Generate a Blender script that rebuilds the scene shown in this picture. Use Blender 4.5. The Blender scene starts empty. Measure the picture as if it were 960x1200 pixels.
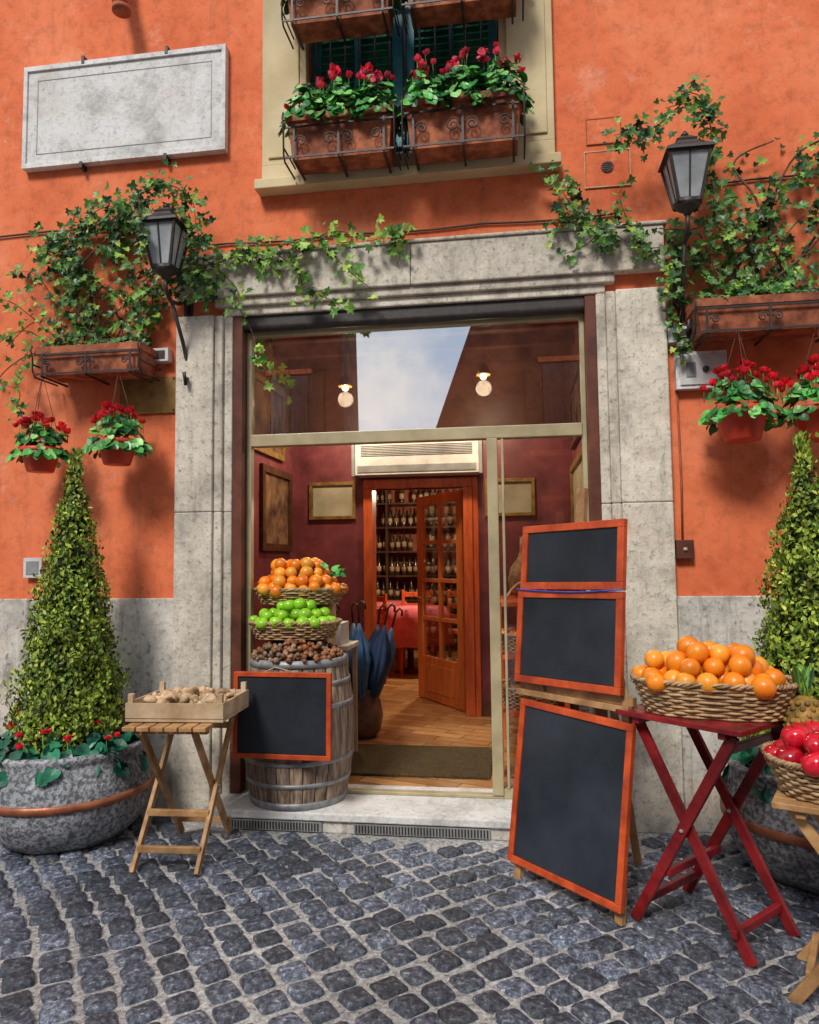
import bpy, math, random
from mathutils import Vector, Matrix, noise
R=random.Random(7)
U=R.uniform
rad=math.radians
scene=bpy.context.scene

# ------------------------------------------------------------------ materials
def newmat(name):
    m=bpy.data.materials.new(name); m.use_nodes=True
    nt=m.node_tree; nt.nodes.clear()
    out=nt.nodes.new("ShaderNodeOutputMaterial")
    return m,nt,out
def N(nt,t,**kw):
    n=nt.nodes.new(t)
    for k,v in kw.items(): setattr(n,k,v)
    return n
def L(nt,a,b): nt.links.new(a,b)
def coords(nt,stretch=(1,1,1),rot=(0,0,0)):
    tc=N(nt,"ShaderNodeTexCoord"); mp=N(nt,"ShaderNodeMapping")
    mp.inputs['Scale'].default_value=stretch; mp.inputs['Rotation'].default_value=rot
    L(nt,tc.outputs['Object'],mp.inputs[0]); return mp.outputs[0]
def noisetex(nt,vec,scale,detail=5,rough=.6):
    n=N(nt,"ShaderNodeTexNoise"); n.inputs['Scale'].default_value=scale
    n.inputs['Detail'].default_value=min(detail,5); n.inputs['Roughness'].default_value=rough
    L(nt,vec,n.inputs['Vector']); return n.outputs[0]
def ramp(nt,fac,stops):
    r=N(nt,"ShaderNodeValToRGB"); cr=r.color_ramp
    while len(cr.elements)<len(stops): cr.elements.new(.5)
    for e,(p,c) in zip(cr.elements,stops):
        e.position=p; e.color=(c[0],c[1],c[2],1) if not isinstance(c,(int,float)) else (c,c,c,1)
    L(nt,fac,r.inputs[0]); return r.outputs[0]
def mix(nt,a,b,fac,mode='MIX'):
    m=N(nt,"ShaderNodeMix",data_type='RGBA',blend_type=mode)
    def s(sock,v):
        if hasattr(v,'links'): L(nt,v,sock)
        elif isinstance(v,(int,float)): sock.default_value=v
        else: sock.default_value=(v[0],v[1],v[2],1)
    s(m.inputs[0],fac); s(m.inputs[6],a); s(m.inputs[7],b)
    return m.outputs[2]
def mth(nt,op,a,b=0.0):
    m=N(nt,"ShaderNodeMath",operation=op)
    for i,v in enumerate((a,b)):
        if hasattr(v,'links'): L(nt,v,m.inputs[i])
        else: m.inputs[i].default_value=v
    return m.outputs[0]
def finish(nt,out,col,rough=.7,bumpsrc=None,bump=.3,dist=.01,spec=.3,metal=0,trans=0):
    p=N(nt,"ShaderNodeBsdfPrincipled")
    if hasattr(col,'links'): L(nt,col,p.inputs['Base Color'])
    else: p.inputs['Base Color'].default_value=(*col,1)
    if hasattr(rough,'links'): L(nt,rough,p.inputs['Roughness'])
    else: p.inputs['Roughness'].default_value=rough
    p.inputs['Specular IOR Level'].default_value=spec
    p.inputs['Metallic'].default_value=metal
    if bumpsrc is not None:
        b=N(nt,"ShaderNodeBump"); b.inputs['Strength'].default_value=bump; b.inputs['Distance'].default_value=dist
        L(nt,bumpsrc,b.inputs['Height']); L(nt,b.outputs[0],p.inputs['Normal'])
    L(nt,p.outputs[0],out.inputs[0]); return p
def mat(name,c1,c2=None,scale=8,rough=.7,bump=.25,bscale=60,stretch=(1,1,1),island=0,spec=.3,metal=0,dirt=.25,lo=.35,hi=.65,dist=.004):
    m,nt,out=newmat(name)
    c2=c2 or tuple(x*.6 for x in c1)
    v=coords(nt,stretch)
    n=noisetex(nt,v,scale)
    col=ramp(nt,n,[(lo,c1),(hi,c2)])
    if dirt:
        d=noisetex(nt,v,scale*.22,3)
        col=mix(nt,col,ramp(nt,d,[(.35,1-dirt),(.65,1.0)]),1.0,'MULTIPLY')
    if island:
        g=N(nt,"ShaderNodeNewGeometry")
        col=mix(nt,col,ramp(nt,g.outputs['Random Per Island'],[(0,1-island),(1,1.0+island*.6)]),1.0,'MULTIPLY')
    bs=noisetex(nt,v,bscale,3)
    finish(nt,out,col,rough,bs,bump,dist,spec,metal)
    return m
def leafmat(name,cols,rough=.45,clump=6,trans=.25):
    m,nt,out=newmat(name)
    g=N(nt,"ShaderNodeNewGeometry")
    n=len(cols)
    col=ramp(nt,g.outputs['Random Per Island'],[(i/(n-1),c) for i,c in enumerate(cols)])
    v=coords(nt)
    d=noisetex(nt,v,clump,2)
    col=mix(nt,col,ramp(nt,d,[(.38,.55),(.6,1.25)]),1.0,'MULTIPLY')
    p=N(nt,"ShaderNodeBsdfPrincipled"); L(nt,col,p.inputs['Base Color']); p.inputs['Roughness'].default_value=rough
    p.inputs['Specular IOR Level'].default_value=.4
    if trans<=0:
        L(nt,p.outputs[0],out.inputs[0]); return m
    t=N(nt,"ShaderNodeBsdfTranslucent"); L(nt,col,t.inputs[0])
    mx=N(nt,"ShaderNodeMixShader"); mx.inputs[0].default_value=trans
    L(nt,p.outputs[0],mx.inputs[1]); L(nt,t.outputs[0],mx.inputs[2]); L(nt,mx.outputs[0],out.inputs[0])
    return m

def plaster():
    m,nt,out=newmat("orange_plaster")
    v=coords(nt)
    n1=noisetex(nt,v,1.3,5,.65); n2=noisetex(nt,v,12,5,.75); n3=noisetex(nt,coords(nt,(5,5,.5)),2.2,5,.65)
    col=ramp(nt,n1,[(.3,(.60,.125,.05)),(.5,(.78,.20,.085)),(.7,(.86,.27,.13))])
    col=mix(nt,col,ramp(nt,n2,[(.3,.68),(.5,1.0),(.75,1.1)]),.9,'MULTIPLY')
    col=mix(nt,col,(.38,.13,.075),ramp(nt,n3,[(.55,0.0),(.8,.65)]))
    col=mix(nt,col,(.88,.50,.36),ramp(nt,noisetex(nt,v,3.1,5,.8),[(.57,0.0),(.75,.5)]))
    # small chips where the paint has come off
    ch=noisetex(nt,v,7.5,5,.62)
    col=mix(nt,col,(.66,.50,.40),ramp(nt,ch,[(.715,0.0),(.73,.8)]))
    finish(nt,out,col,.85,n2,.5,.008,.15)
    return m
def travertine(name,c=(.66,.60,.50),dark=(.22,.19,.155),gr=.6,island=.12):
    m,nt,out=newmat(name)
    v=coords(nt)
    n1=noisetex(nt,v,3.5,5,.75); n2=noisetex(nt,v,30,5,.8); n3=noisetex(nt,coords(nt,(6,6,.8)),2.5,5,.75)
    col=ramp(nt,n1,[(.32,tuple(x*.58 for x in c)),(.5,c),(.66,tuple(min(.82,x*1.25) for x in c))])
    col=mix(nt,col,dark,ramp(nt,n2,[(.53,0.0),(.68,.9)]))
    col=mix(nt,col,dark,ramp(nt,n3,[(.52,0.0),(.75,gr)]))
    col=mix(nt,col,(.45,.26,.13),ramp(nt,noisetex(nt,v,1.7,4,.7),[(.56,0.0),(.75,.4)]))
    g=N(nt,"ShaderNodeNewGeometry")
    col=mix(nt,col,ramp(nt,g.outputs['Random Per Island'],[(0,1-island),(1,1.0+island*.6)]),1.0,'MULTIPLY')
    finish(nt,out,col,.75,n2,.65,.009,.25)
    return m
def woodfloor():
    m,nt,out=newmat("wood_floor")
    v=coords(nt,rot=(0,0,rad(18)))
    b=N(nt,"ShaderNodeTexBrick"); L(nt,v,b.inputs[0]); b.offset=.4
    b.inputs['Color1'].default_value=(.60,.31,.12,1); b.inputs['Color2'].default_value=(.33,.15,.05,1); b.inputs['Mortar'].default_value=(.08,.035,.015,1)
    b.inputs['Scale'].default_value=1; b.inputs['Mortar Size'].default_value=.004; b.inputs['Brick Width'].default_value=.42; b.inputs['Row Height'].default_value=.11
    g=noisetex(nt,coords(nt,(3,30,3)),3,5)
    col=mix(nt,b.outputs[0],ramp(nt,g,[(.3,.55),(.7,1.25)]),1.0,'MULTIPLY')
    finish(nt,out,col,.3,g,.15,.003,.5); return m
def maroon():
    m,nt,out=newmat("maroon_wall")
    v=coords(nt)
    n=noisetex(nt,v,4,5,.7)
    sx=N(nt,"ShaderNodeSeparateXYZ"); L(nt,v,sx.inputs[0])
    lowc=ramp(nt,n,[(.3,(.10,.022,.03)),(.7,(.27,.07,.075))])
    hic=ramp(nt,n,[(.3,(.09,.035,.02)),(.7,(.18,.075,.04))])
    col=mix(nt,lowc,hic,ramp(nt,mth(nt,'SUBTRACT',sx.outputs[2],2.2),[(.25,0.0),(.27,1.0)]))
    finish(nt,out,col,.4,n,.2,.003,.4); return m
def glass(name,fac,tint=(1,1,1)):
    m,nt,out=newmat(name)
    t=N(nt,"ShaderNodeBsdfTransparent"); t.inputs[0].default_value=(*tint,1)
    g=N(nt,"ShaderNodeBsdfGlossy"); g.inputs['Roughness'].default_value=0.0; g.inputs[0].default_value=(1,1,1,1)
    mx=N(nt,"ShaderNodeMixShader")
    lw=N(nt,"ShaderNodeLayerWeight"); lw.inputs[0].default_value=.2
    f=mth(nt,'MULTIPLY_ADD',lw.outputs['Fresnel'],.6)
    f.node.inputs[2].default_value=fac
    L(nt,f,mx.inputs[0]); L(nt,t.outputs[0],mx.inputs[1]); L(nt,g.outputs[0],mx.inputs[2]); L(nt,mx.outputs[0],out.inputs[0]); return m
def emis(name,c,s):
    m,nt,out=newmat(name); e=N(nt,"ShaderNodeEmission"); e.inputs[0].default_value=(*c,1); e.inputs[1].default_value=s
    L(nt,e.outputs[0],out.inputs[0])
    try: m.cycles.emission_sampling='NONE'
    except Exception: pass
    return m
def mortar():
    m,nt,out=newmat("paving_joint")
    v=coords(nt); n=noisetex(nt,v,45,5,.8); n2=noisetex(nt,v,1.2,3)
    col=ramp(nt,n,[(.34,(.13,.125,.12)),(.50,(.42,.41,.40)),(.66,(.74,.72,.68))])
    col=mix(nt,col,ramp(nt,n2,[(.35,.65),(.65,1.1)]),1.0,'MULTIPLY')
    finish(nt,out,col,.9,n,.6,.008,.15); return m
def cobble():
    m,nt,out=newmat("basalt_cobble")
    v=coords(nt); n=noisetex(nt,v,46,5,.82); n2=noisetex(nt,v,.9,3)
    g=N(nt,"ShaderNodeNewGeometry")
    col=ramp(nt,n,[(.36,(.014,.018,.028)),(.48,(.055,.066,.092)),(.58,(.15,.17,.215)),(.69,(.50,.52,.56))])
    col=mix(nt,col,ramp(nt,g.outputs['Random Per Island'],[(0,.55),(.8,1.2),(1,1.9)]),1.0,'MULTIPLY')
    col=mix(nt,col,ramp(nt,n2,[(.35,.7),(.65,1.35)]),1.0,'MULTIPLY')
    finish(nt,out,col,ramp(nt,n,[(.4,.28),(.6,.65)]),n,.85,.010,.55); return m

PL=plaster(); TR=travertine("travertine"); TR2=travertine("stone_base",(.62,.58,.52),(.14,.12,.105),.85); MB=travertine("white_marble",(.76,.75,.72),(.42,.42,.42),.4)
CREAM=mat("cream_paint",(.76,.63,.38),(.58,.46,.25),2.5,.7,.3,60,dirt=.3)
BRN=mat("brown_metal",(.19,.06,.035),(.09,.03,.02),6,.5,.15)
CEIL=mat("dark_ceiling",(.10,.05,.03),(.06,.03,.02),3,.6,.1)
BRASS=mat("khaki_aluminium",(.58,.49,.29),(.40,.33,.19),5,.35,.1,spec=.5)
IRON=mat("black_iron",(.02,.018,.018),(.05,.035,.03),20,.5,.3,spec=.5)
TERRA=mat("terracotta",(.56,.17,.075),(.36,.09,.04),9,.75,.3,dirt=.35)
TERRAB=mat("terracotta_box",(.60,.19,.085),(.28,.08,.04),14,.75,.5,dirt=.45,lo=.4,hi=.6)
REDP=mat("red_plastic_pot",(.72,.08,.035),(.55,.05,.025),6,.4,.1)
FLOOR=woodfloor(); MAR=maroon()
DOORR=mat("orange_red_door",(.72,.15,.04),(.50,.085,.022),6,.32,.15,stretch=(4,4,.7))
DLEAF_LIT=mat("orange_door_leaf_lit",(.80,.25,.07),(.62,.16,.04),6,.3,.15,stretch=(4,4,.7))  # lighter copy of the door paint, lamp light put into the colour
WHITE=mat("white_plastic",(.76,.76,.74),(.60,.60,.58),8,.45,.1)
GREY=mat("grey_metal",(.35,.36,.36),(.22,.23,.23),8,.4,.15)
GALV=mat("galvanised_hoop",(.48,.49,.50),(.26,.27,.28),14,.45,.4,metal=.3,dirt=.4)
OAK=mat("weathered_oak",(.58,.44,.32),(.22,.145,.10),9,.75,.8,50,stretch=(7,7,.7),island=.35,dirt=.45)
PINE=mat("pine_wood",(.62,.36,.16),(.36,.18,.07),7,.5,.35,50,stretch=(2,2,2),dirt=.4)
PALE=mat("pale_crate_wood",(.76,.58,.38),(.50,.33,.18),8,.7,.35,dirt=.35)
REDW=mat("dark_red_wood",(.36,.022,.026),(.15,.010,.012),10,.32,.5,dirt=.5)
REDF=mat("red_board_frame",(.72,.11,.025),(.44,.055,.016),12,.4,.3,dirt=.35)
SLATE=mat("blackboard",(.010,.014,.020),(.034,.040,.052),2.2,.45,.15,80,dirt=.3)
WICK=mat("wicker",(.62,.43,.23),(.34,.19,.085),30,.55,.4,90,island=.3,dirt=.3)
ORG=mat("orange_skin",(.90,.28,.012),(.80,.19,.008),12,.34,.35,260,island=.22,dirt=0,spec=.5,dist=.001)
GRAP=mat("pale_orange_skin",(.92,.42,.05),(.88,.30,.02),12,.34,.3,260,island=.2,dirt=0,spec=.5,dist=.001)
APP=mat("green_apple_skin",(.36,.68,.04),(.20,.50,.015),9,.22,.05,island=.25,dirt=0,spec=.5)
RAP=mat("red_apple_skin",(.66,.010,.03),(.42,.006,.015),9,.18,.05,island=.3,dirt=0,spec=.6)
CHES=mat("chestnut_skin",(.36,.15,.06),(.17,.06,.025),20,.35,.2,island=.45,dirt=0)
MUSH=mat("mushroom",(.74,.55,.34),(.38,.22,.11),22,.6,.3,island=.4,dirt=.1)
STONEP=mat("granite_pot",(.50,.52,.55),(.16,.17,.185),48,.8,.9,90,dirt=.4,dist=.007,lo=.42,hi=.58)
COPPER=mat("copper_band",(.55,.20,.10),(.30,.10,.05),12,.4,.3,metal=.3)
SOIL=mat("soil",(.05,.03,.02),(.02,.012,.008),40,.9,.8)
BARK=mat("ivy_stem",(.20,.11,.06),(.09,.05,.03),20,.8,.5)
TEAL=mat("teal_paint",(.07,.36,.44),(.03,.18,.24),8,.35,.2)
DKGRN=mat("green_shutter",(.07,.36,.20),(.02,.15,.10),5,.4,.2,stretch=(1,1,.4))
DKWIN=mat("dark_window_pane",(.05,.055,.06),(.02,.022,.025),5,.15,.05,spec=.7)
PINKCL=mat("pink_cloth",(.82,.20,.24),(.62,.10,.14),6,.8,.2)
WHCL=mat("white_cloth",(.75,.73,.68),(.6,.58,.54),6,.8,.2)
BLUECL=mat("umbrella_cloth",(.05,.13,.30),(.12,.24,.42),7,.4,.3)
NAVYCL=mat("navy_umbrella_cloth",(.02,.05,.13),(.05,.09,.18),7,.4,.3)
VASEM=mat("bronze_vase",(.24,.14,.09),(.08,.045,.035),10,.35,.3)
MATM=mat("doormat",(.13,.085,.035),(.05,.038,.018),70,.95,.9,120,dist=.01)
PAPER=mat("framed_paper",(.50,.45,.33),(.36,.33,.22),5,.6,.05)
PAINTG=mat("oil_painting",(.36,.20,.10),(.07,.03,.03),7,.45,.3,dirt=.5)
GOLD=mat("gilt_frame",(.40,.25,.08),(.2,.11,.03),14,.4,.4,metal=.3)
FRM=mat("dark_frame",(.12,.05,.025),(.06,.025,.012),14,.4,.2)
BOT=mat("wine_bottle",(.02,.035,.015),(.05,.02,.012),3,.15,.02,island=.5,spec=.6,dirt=0)
LABEL=mat("bottle_label",(.62,.50,.34),(.45,.25,.15),8,.6,.05,island=.4)
FROST=mat("frosted_glass",(.62,.65,.66),(.34,.37,.39),5,.2,.1,spec=.6,dirt=.35)
BRPLQ=mat("brass_plate",(.42,.25,.08),(.25,.13,.04),12,.5,.3,metal=.2)
GL_TOP=glass("shop_glass_top",.50,(.75,.72,.7)); GL_SIDE=glass("shop_glass_side",.08,(.9,.9,.88)); GLW=glass("window_glass",.22,(.75,.95,.85))
BULB=emis("lit_bulb",(1,.75,.4),30)
IVY=leafmat("ivy_leaf",[(.016,.055,.016),(.035,.12,.028),(.07,.19,.04),(.15,.30,.06),(.09,.15,.04)],.38,6,.12)
IVYL=leafmat("ivy_young_leaf",[(.07,.19,.025),(.15,.34,.04),(.28,.48,.07),(.42,.56,.11)],.45,6,.15)
BOX=leafmat("boxwood_leaf",[(.045,.095,.010),(.13,.22,.02),(.28,.38,.035),(.48,.54,.085)],.5,9,0)
CYCL=leafmat("cyclamen_leaf",[(.012,.08,.025),(.03,.20,.035),(.10,.40,.07),(.28,.58,.18)],.38,10,0)
RPET=leafmat("red_petal",[(.62,.006,.015),(.82,.015,.03),(.90,.05,.07)],.5,10,.2)
PPET=leafmat("geranium_petal",[(.72,.008,.04),(.85,.025,.08),(.92,.10,.16)],.5,10,.2)
PINEA=mat("pineapple_skin",(.50,.28,.06),(.18,.12,.03),30,.6,.5,island=.3)
DARKB=mat("opposite_brown_plaster",(.24,.09,.05),(.09,.035,.025),1.6,.85,.2,dirt=.5)
ROOF=mat("roof_tiles",(.28,.11,.06),(.16,.06,.035),20,.85,.5)

# ------------------------------------------------------------------ builder
class B:
    def __init__(s,name): s.n=name;s.v=[];s.f=[];s.mi=[];s.sm=[];s.mats=[]
    def mid(s,m):
        if m not in s.mats: s.mats.append(m)
        return s.mats.index(m)
    def add(s,vs,fs,m,sm=False,M=None):
        o=len(s.v); k=s.mid(m)
        if M is not None: vs=[tuple(M@Vector(v)) for v in vs]
        s.v.extend([tuple(v) for v in vs])
        for f in fs:
            s.f.append([i+o for i in f]); s.mi.append(k); s.sm.append(sm)
    def box(s,x0,x1,y0,y1,z0,z1,m,M=None,tx=0,ty=0):
        vs=[(x0+tx,y0+ty,z0),(x1-tx,y0+ty,z0),(x1-tx,y1-ty,z0),(x0+tx,y1-ty,z0),(x0,y0,z1),(x1,y0,z1),(x1,y1,z1),(x0,y1,z1)]
        s.add(vs,[(3,2,1,0),(4,5,6,7),(0,1,5,4),(1,2,6,5),(2,3,7,6),(3,0,4,7)],m,False,M)
    def bar(s,p0,p1,w,d,m,ref=(0,1,0)):
        p0=Vector(p0);p1=Vector(p1);t=(p1-p0);l=t.length;t.normalize()
        a=Vector(ref).cross(t)
        if a.length<1e-4: a=Vector((1,0,0)).cross(t)
        a.normalize(); b=t.cross(a)
        M=Matrix(((a.x,b.x,t.x,p0.x),(a.y,b.y,t.y,p0.y),(a.z,b.z,t.z,p0.z),(0,0,0,1)))
        s.box(-w/2,w/2,-d/2,d/2,0,l,m,M)
    def tube(s,pts,r,m,seg=6,closed=False,M=None,sm=True):
        P=[Vector(p) for p in pts]; n=len(P); vs=[];fs=[]
        ref=Vector((.13,.37,.92))
        for i,p in enumerate(P):
            if closed: t=P[(i+1)%n]-P[i-1]
            else: t=P[min(i+1,n-1)]-P[max(i-1,0)]
            if t.length<1e-9: t=Vector((0,0,1))
            t.normalize(); a=ref-t*ref.dot(t)
            if a.length<.05: a=Vector((1,0,0))-t*t.x
            a.normalize(); ref=a; b=t.cross(a)
            rr=r[i] if isinstance(r,(list,tuple)) else r
            for k in range(seg):
                q=2*math.pi*k/seg; vs.append(p+a*(rr*math.cos(q))+b*(rr*math.sin(q)))
        for i in range(n if closed else n-1):
            j=(i+1)%n
            for k in range(seg):
                k2=(k+1)%seg; fs.append((i*seg+k,i*seg+k2,j*seg+k2,j*seg+k))
        if not closed: fs.append(tuple(range(seg))[::-1]); fs.append(tuple((n-1)*seg+k for k in range(seg)))
        s.add(vs,fs,m,sm,M)
    def lathe(s,prof,c,m,seg=24,sm=True,M=None,rot=0,mod=None):
        vs=[];fs=[]
        for r,z in prof:
            for k in range(seg):
                q=2*math.pi*k/seg+rot; rr=r*(mod(q,z) if mod else 1)
                vs.append((c[0]+rr*math.cos(q),c[1]+rr*math.sin(q),c[2]+z))
        n=len(prof)
        for i in range(n-1):
            for k in range(seg):
                k2=(k+1)%seg; fs.append((i*seg+k,i*seg+k2,(i+1)*seg+k2,(i+1)*seg+k))
        fs.append(tuple(range(seg))[::-1]); fs.append(tuple((n-1)*seg+k for k in range(seg)))
        s.add(vs,fs,m,sm,M)
    def ball(s,c,r,m,seg=14,rings=9,sq=1.0,dimple=0,M=None,jit=0):
        prof=[]
        for i in range(rings+1):
            a=-math.pi/2+math.pi*i/rings
            rr=max(.0008,r*math.cos(a)); z=r*sq*math.sin(a)
            if dimple: z-=r*dimple*math.exp(-(rr/(r*.35))**2)*(1 if z>0 else -1)
            prof.append((rr,z))
        ax=Vector((U(-1,1),U(-1,1),U(.3,1))) ; rm=Matrix.Rotation(U(0,.8 if dimple else 3),4,ax)
        MM=Matrix.Translation(Vector(c))@rm
        if M is not None: MM=M@MM
        s.lathe(prof,(0,0,0),m,seg,True,MM)
        if dimple:
            s.tube([MM@Vector((0,0,r*(sq-dimple-.05))),MM@Vector((.002,0,r*(sq+.25)))],.0016,BARK,4)
    def obj(s,parent=None,bevel=0,name=None):
        me=bpy.data.meshes.new((name or s.n)+"_mesh"); me.from_pydata(s.v,[],s.f)
        for m in s.mats: me.materials.append(m)
        me.polygons.foreach_set("material_index",s.mi); me.polygons.foreach_set("use_smooth",s.sm); me.update()
        o=bpy.data.objects.new(name or s.n,me); scene.collection.objects.link(o)
        if parent: o.parent=parent
        if bevel:
            b=o.modifiers.new("bevel",'BEVEL'); b.width=bevel; b.segments=2; b.limit_method='ANGLE'; b.angle_limit=rad(50)
        return o
def empty(name):
    o=bpy.data.objects.new(name,None); scene.collection.objects.link(o); return o
def frame(o,ang=0):
    return Matrix.Translation(Vector(o))@Matrix.Rotation(ang,4,'Z')

IVYSHAPE=[(0,0),(.3,.15),(.55,0.0),(.34,-.3),(.45,-.62),(.17,-.58),(0,-1.0),(-.17,-.58),(-.45,-.62),(-.34,-.3),(-.55,0),(-.3,.15)]
HEART=[(0,0),(.28,.16),(.52,-.08),(.5,-.45),(.26,-.78),(0,-.95),(-.26,-.78),(-.5,-.45),(-.52,-.08),(-.28,.16)]
OVAL=[(0,0),(.28,-.3),(.26,-.7),(0,-1),(-.26,-.7),(-.28,-.3)]
def leaf(b,p,n,t,size,shape,m,cup=.15):
    n=Vector(n).normalized(); t=Vector(t); t=t-n*t.dot(n)
    if t.length<1e-4: t=Vector((0,0,-1))-n*(-n.z)
    if t.length<1e-4: t=Vector((1,0,0))
    t.normalize(); sd=n.cross(t)
    p=Vector(p)
    cen=p+t*(size*.4)-n*(size*cup*.6)
    vs=[cen]+[p+sd*(x*size)-t*(y*size)+n*(size*cup*(abs(x)*1.2+ (y*.4)**2)) for x,y in shape]
    k=len(shape)
    b.add(vs,[(0,i+1,(i+1)%k+1) for i in range(k)],m,False)
def gs(s): return R.gauss(0,s)

# ------------------------------------------------------------------ GROUND
g=B("ground"); g.add([(-80,-80,0),(80,-80,0),(80,0.02,0),(-80,0.02,0)],[(0,1,2,3)],mortar()); g.obj()
COB=cobble()
c=B("cobblestone_paving")
P=.116; ca,sa=math.cos(rad(38)),math.sin(rad(38))
for i in range(-80,81):
    for j in range(-80,81):
        x0=i*P; y0=j*P
        x=ca*x0-sa*y0; y=sa*x0+ca*y0-3.5
        nz=noise.noise_vector(Vector((x*.6,y*.6,0)))
        x+=nz.x*.13; y+=nz.y*.13
        if x<-4.6 or x>4.6 or y<-7: continue
        if y>(-.34 if -1.8<x<.62 else -.12): continue
        a=P*.5*U(.80,.91); bb=P*.5*U(.80,.91); th=rad(38)+gs(.06)+nz.z*.2
        ct,st=math.cos(th),math.sin(th); h=U(.010,.020); tx,ty=gs(.05),gs(.05)
        x+=gs(.004); y+=gs(.004)
        vs=[];S=12
        jit=[U(.92,1.05) for _ in range(S)]
        for sc,zz in ((1.03,-.004),(.98,h*.6),(.85,h)):
            for k in range(S):
                q=2*math.pi*k/S+.26; cx,cy=math.cos(q),math.sin(q)
                e=.33
                px=a*math.copysign(abs(cx)**e,cx)*sc*jit[k]; py=bb*math.copysign(abs(cy)**e,cy)*sc*jit[k]
                vs.append((x+ct*px-st*py,y+st*px+ct*py,zz+tx*px+ty*py if zz>0 else zz))
        vs.append((x,y,h+.0015))
        fs=[]
        for r_ in range(2):
            for k in range(S):
                k2=(k+1)%S; fs.append((r_*S+k,r_*S+k2,(r_+1)*S+k2,(r_+1)*S+k))
        for k in range(S): fs.append((2*S+k,2*S+(k+1)%S,3*S))
        c.add(vs,fs,COB,True)
c.obj()

# ------------------------------------------------------------------ BUILDING
bld=empty("restaurant_building")
def holes_wall(b,xs,zs,holes,y0,y1,m):
    def inh(i,j):
        if i<0 or j<0 or i>=len(xs)-1 or j>=len(zs)-1: return False
        cx=(xs[i]+xs[i+1])/2; cz=(zs[j]+zs[j+1])/2
        return any(h[0]<cx<h[1] and h[2]<cz<h[3] for h in holes)
    for i in range(len(xs)-1):
        for j in range(len(zs)-1):
            if inh(i,j): continue
            a,b_,c_,d=xs[i],xs[i+1],zs[j],zs[j+1]
            b.add([(a,y0,c_),(b_,y0,c_),(b_,y0,d),(a,y0,d)],[(0,1,2,3)],m)
            b.add([(a,y1,c_),(b_,y1,c_),(b_,y1,d),(a,y1,d)],[(3,2,1,0)],m)
            if inh(i+1,j): b.add([(b_,y0,c_),(b_,y1,c_),(b_,y1,d),(b_,y0,d)],[(0,1,2,3)],m)
            if inh(i-1,j): b.add([(a,y0,c_),(a,y1,c_),(a,y1,d),(a,y0,d)],[(3,2,1,0)],m)
            if inh(i,j+1): b.add([(a,y0,d),(b_,y0,d),(b_,y1,d),(a,y1,d)],[(0,1,2,3)],m)
            if inh(i,j-1): b.add([(a,y0,c_),(b_,y0,c_),(b_,y1,c_),(a,y1,c_)],[(3,2,1,0)],m)
w=B("facade_wall")
holes_wall(w,[-9,-1.62,-1.16,-.03,.47,9],[0,2.86,3.74,5.5,9],[(-1.62,.47,0,2.86),(-1.16,-.03,3.74,5.5)],0,.25,PL)
w.obj(bld)
w=B("stone_base")
for a,b_ in ((-9,-3.6),(-3.595,-2.55),(-2.545,-1.955),(.835,1.75),(1.755,3.2),(3.205,9)):
    w.box(a,b_,-.025,.0-.0005,0,1.205,TR2)
w.obj(bld,.006)
w=B("stone_surround")
for x0,x1,ix in ((-1.95,-1.62,1),(.47,.83,-1)):
    for z0,z1 in ((0,.62),(.622,1.7),(1.702,2.86)):
        if ix==1:
            w.box(x0,x1-.10,-.065,.0-.001,z0,z1,TR); w.box(x1-.10,x1-.05,-.045,.24,z0,z1,TR); w.box(x1-.05,x1+.001,-.02,.235,z0,z1,TR)
        else:
            w.box(x0+.10,x1,-.065,.0-.001,z0,z1,TR); w.box(x0+.05,x0+.10,-.045,.24,z0,z1,TR); w.box(x0-.001,x0+.05,-.02,.235,z0,z1,TR)
w.box(-1.95,-.55,-.07,-.001,2.96,3.20,TR); w.box(-.548,.83,-.0695,-.001,2.96,3.20,TR)
w.box(-1.72,.57,-.047,.24,2.91,2.96,TR); w.box(-1.67,.52,-.022,.235,2.86,2.91,TR)
w.box(-1.97,.85,-.082,-.001,3.20,3.22,TR)
w.obj(bld,.007)
w=B("threshold_slab")
w.box(-1.68,.50,-.27,.24,.065,.105,MB); w.box(-1.66,.48,-.25,.24,.0,.065,TR2)
w.obj(bld,.006)
w=B("threshold_vent_grille")
for a,b_ in ((-1.55,-1.02),(-.85,-.15)):
    w.box(a,b_,-.262,-.2505,.008,.058,GREY)
    k=a+.01
    while k<b_-.015:
        w.box(k,k+.007,-.266,-.2622,.014,.052,IRON); k+=.016
w.obj(bld)
w=B("shopfront_frame")
w.box(-1.619,-1.56,-.01,.12,.105,2.859,BRN); w.box(.41,.469,-.01,.12,.105,2.859,BRN)
w.box(-1.56,.41,.0,.12,2.80,2.859,IRON)
w.tube([(-1.56,.03,2.80),(.41,.03,2.80)],.03,IRON,10)
for x0,x1 in ((-1.56,-1.53),(.385,.41)): w.box(x0,x1,.06,.11,.105,2.80,BRASS)
w.box(-1.53,.385,.06,.11,2.755,2.80,BRASS)
w.box(-1.53,.385,.05,.12,2.09,2.16,BRASS)
w.box(-.145,-.085,.05,.12,.125,2.09,BRASS); w.box(-.085,.385,.06,.11,.105,.16,BRASS)
w.box(-.065,-.05,.055,.115,.16,2.09,BRASS)
w.box(-1.53,-.085,.06,.11,.1055,.124,BRASS)
w.obj(bld,.004)
w=B("shopfront_glass"); w.box(-1.53,.385,.082,.088,2.16,2.755,GL_TOP); w.obj(bld)
w=B("side_glass"); w.box(-.05,.385,.082,.088,.16,2.09,GL_SIDE); w.obj(bld)
w=B("entrance_room")
w.box(-2.05,-1.95,.25,2.2,0,3.2,MAR); w.box(.5,.6,.25,2.2,0,3.2,MAR)
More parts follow.
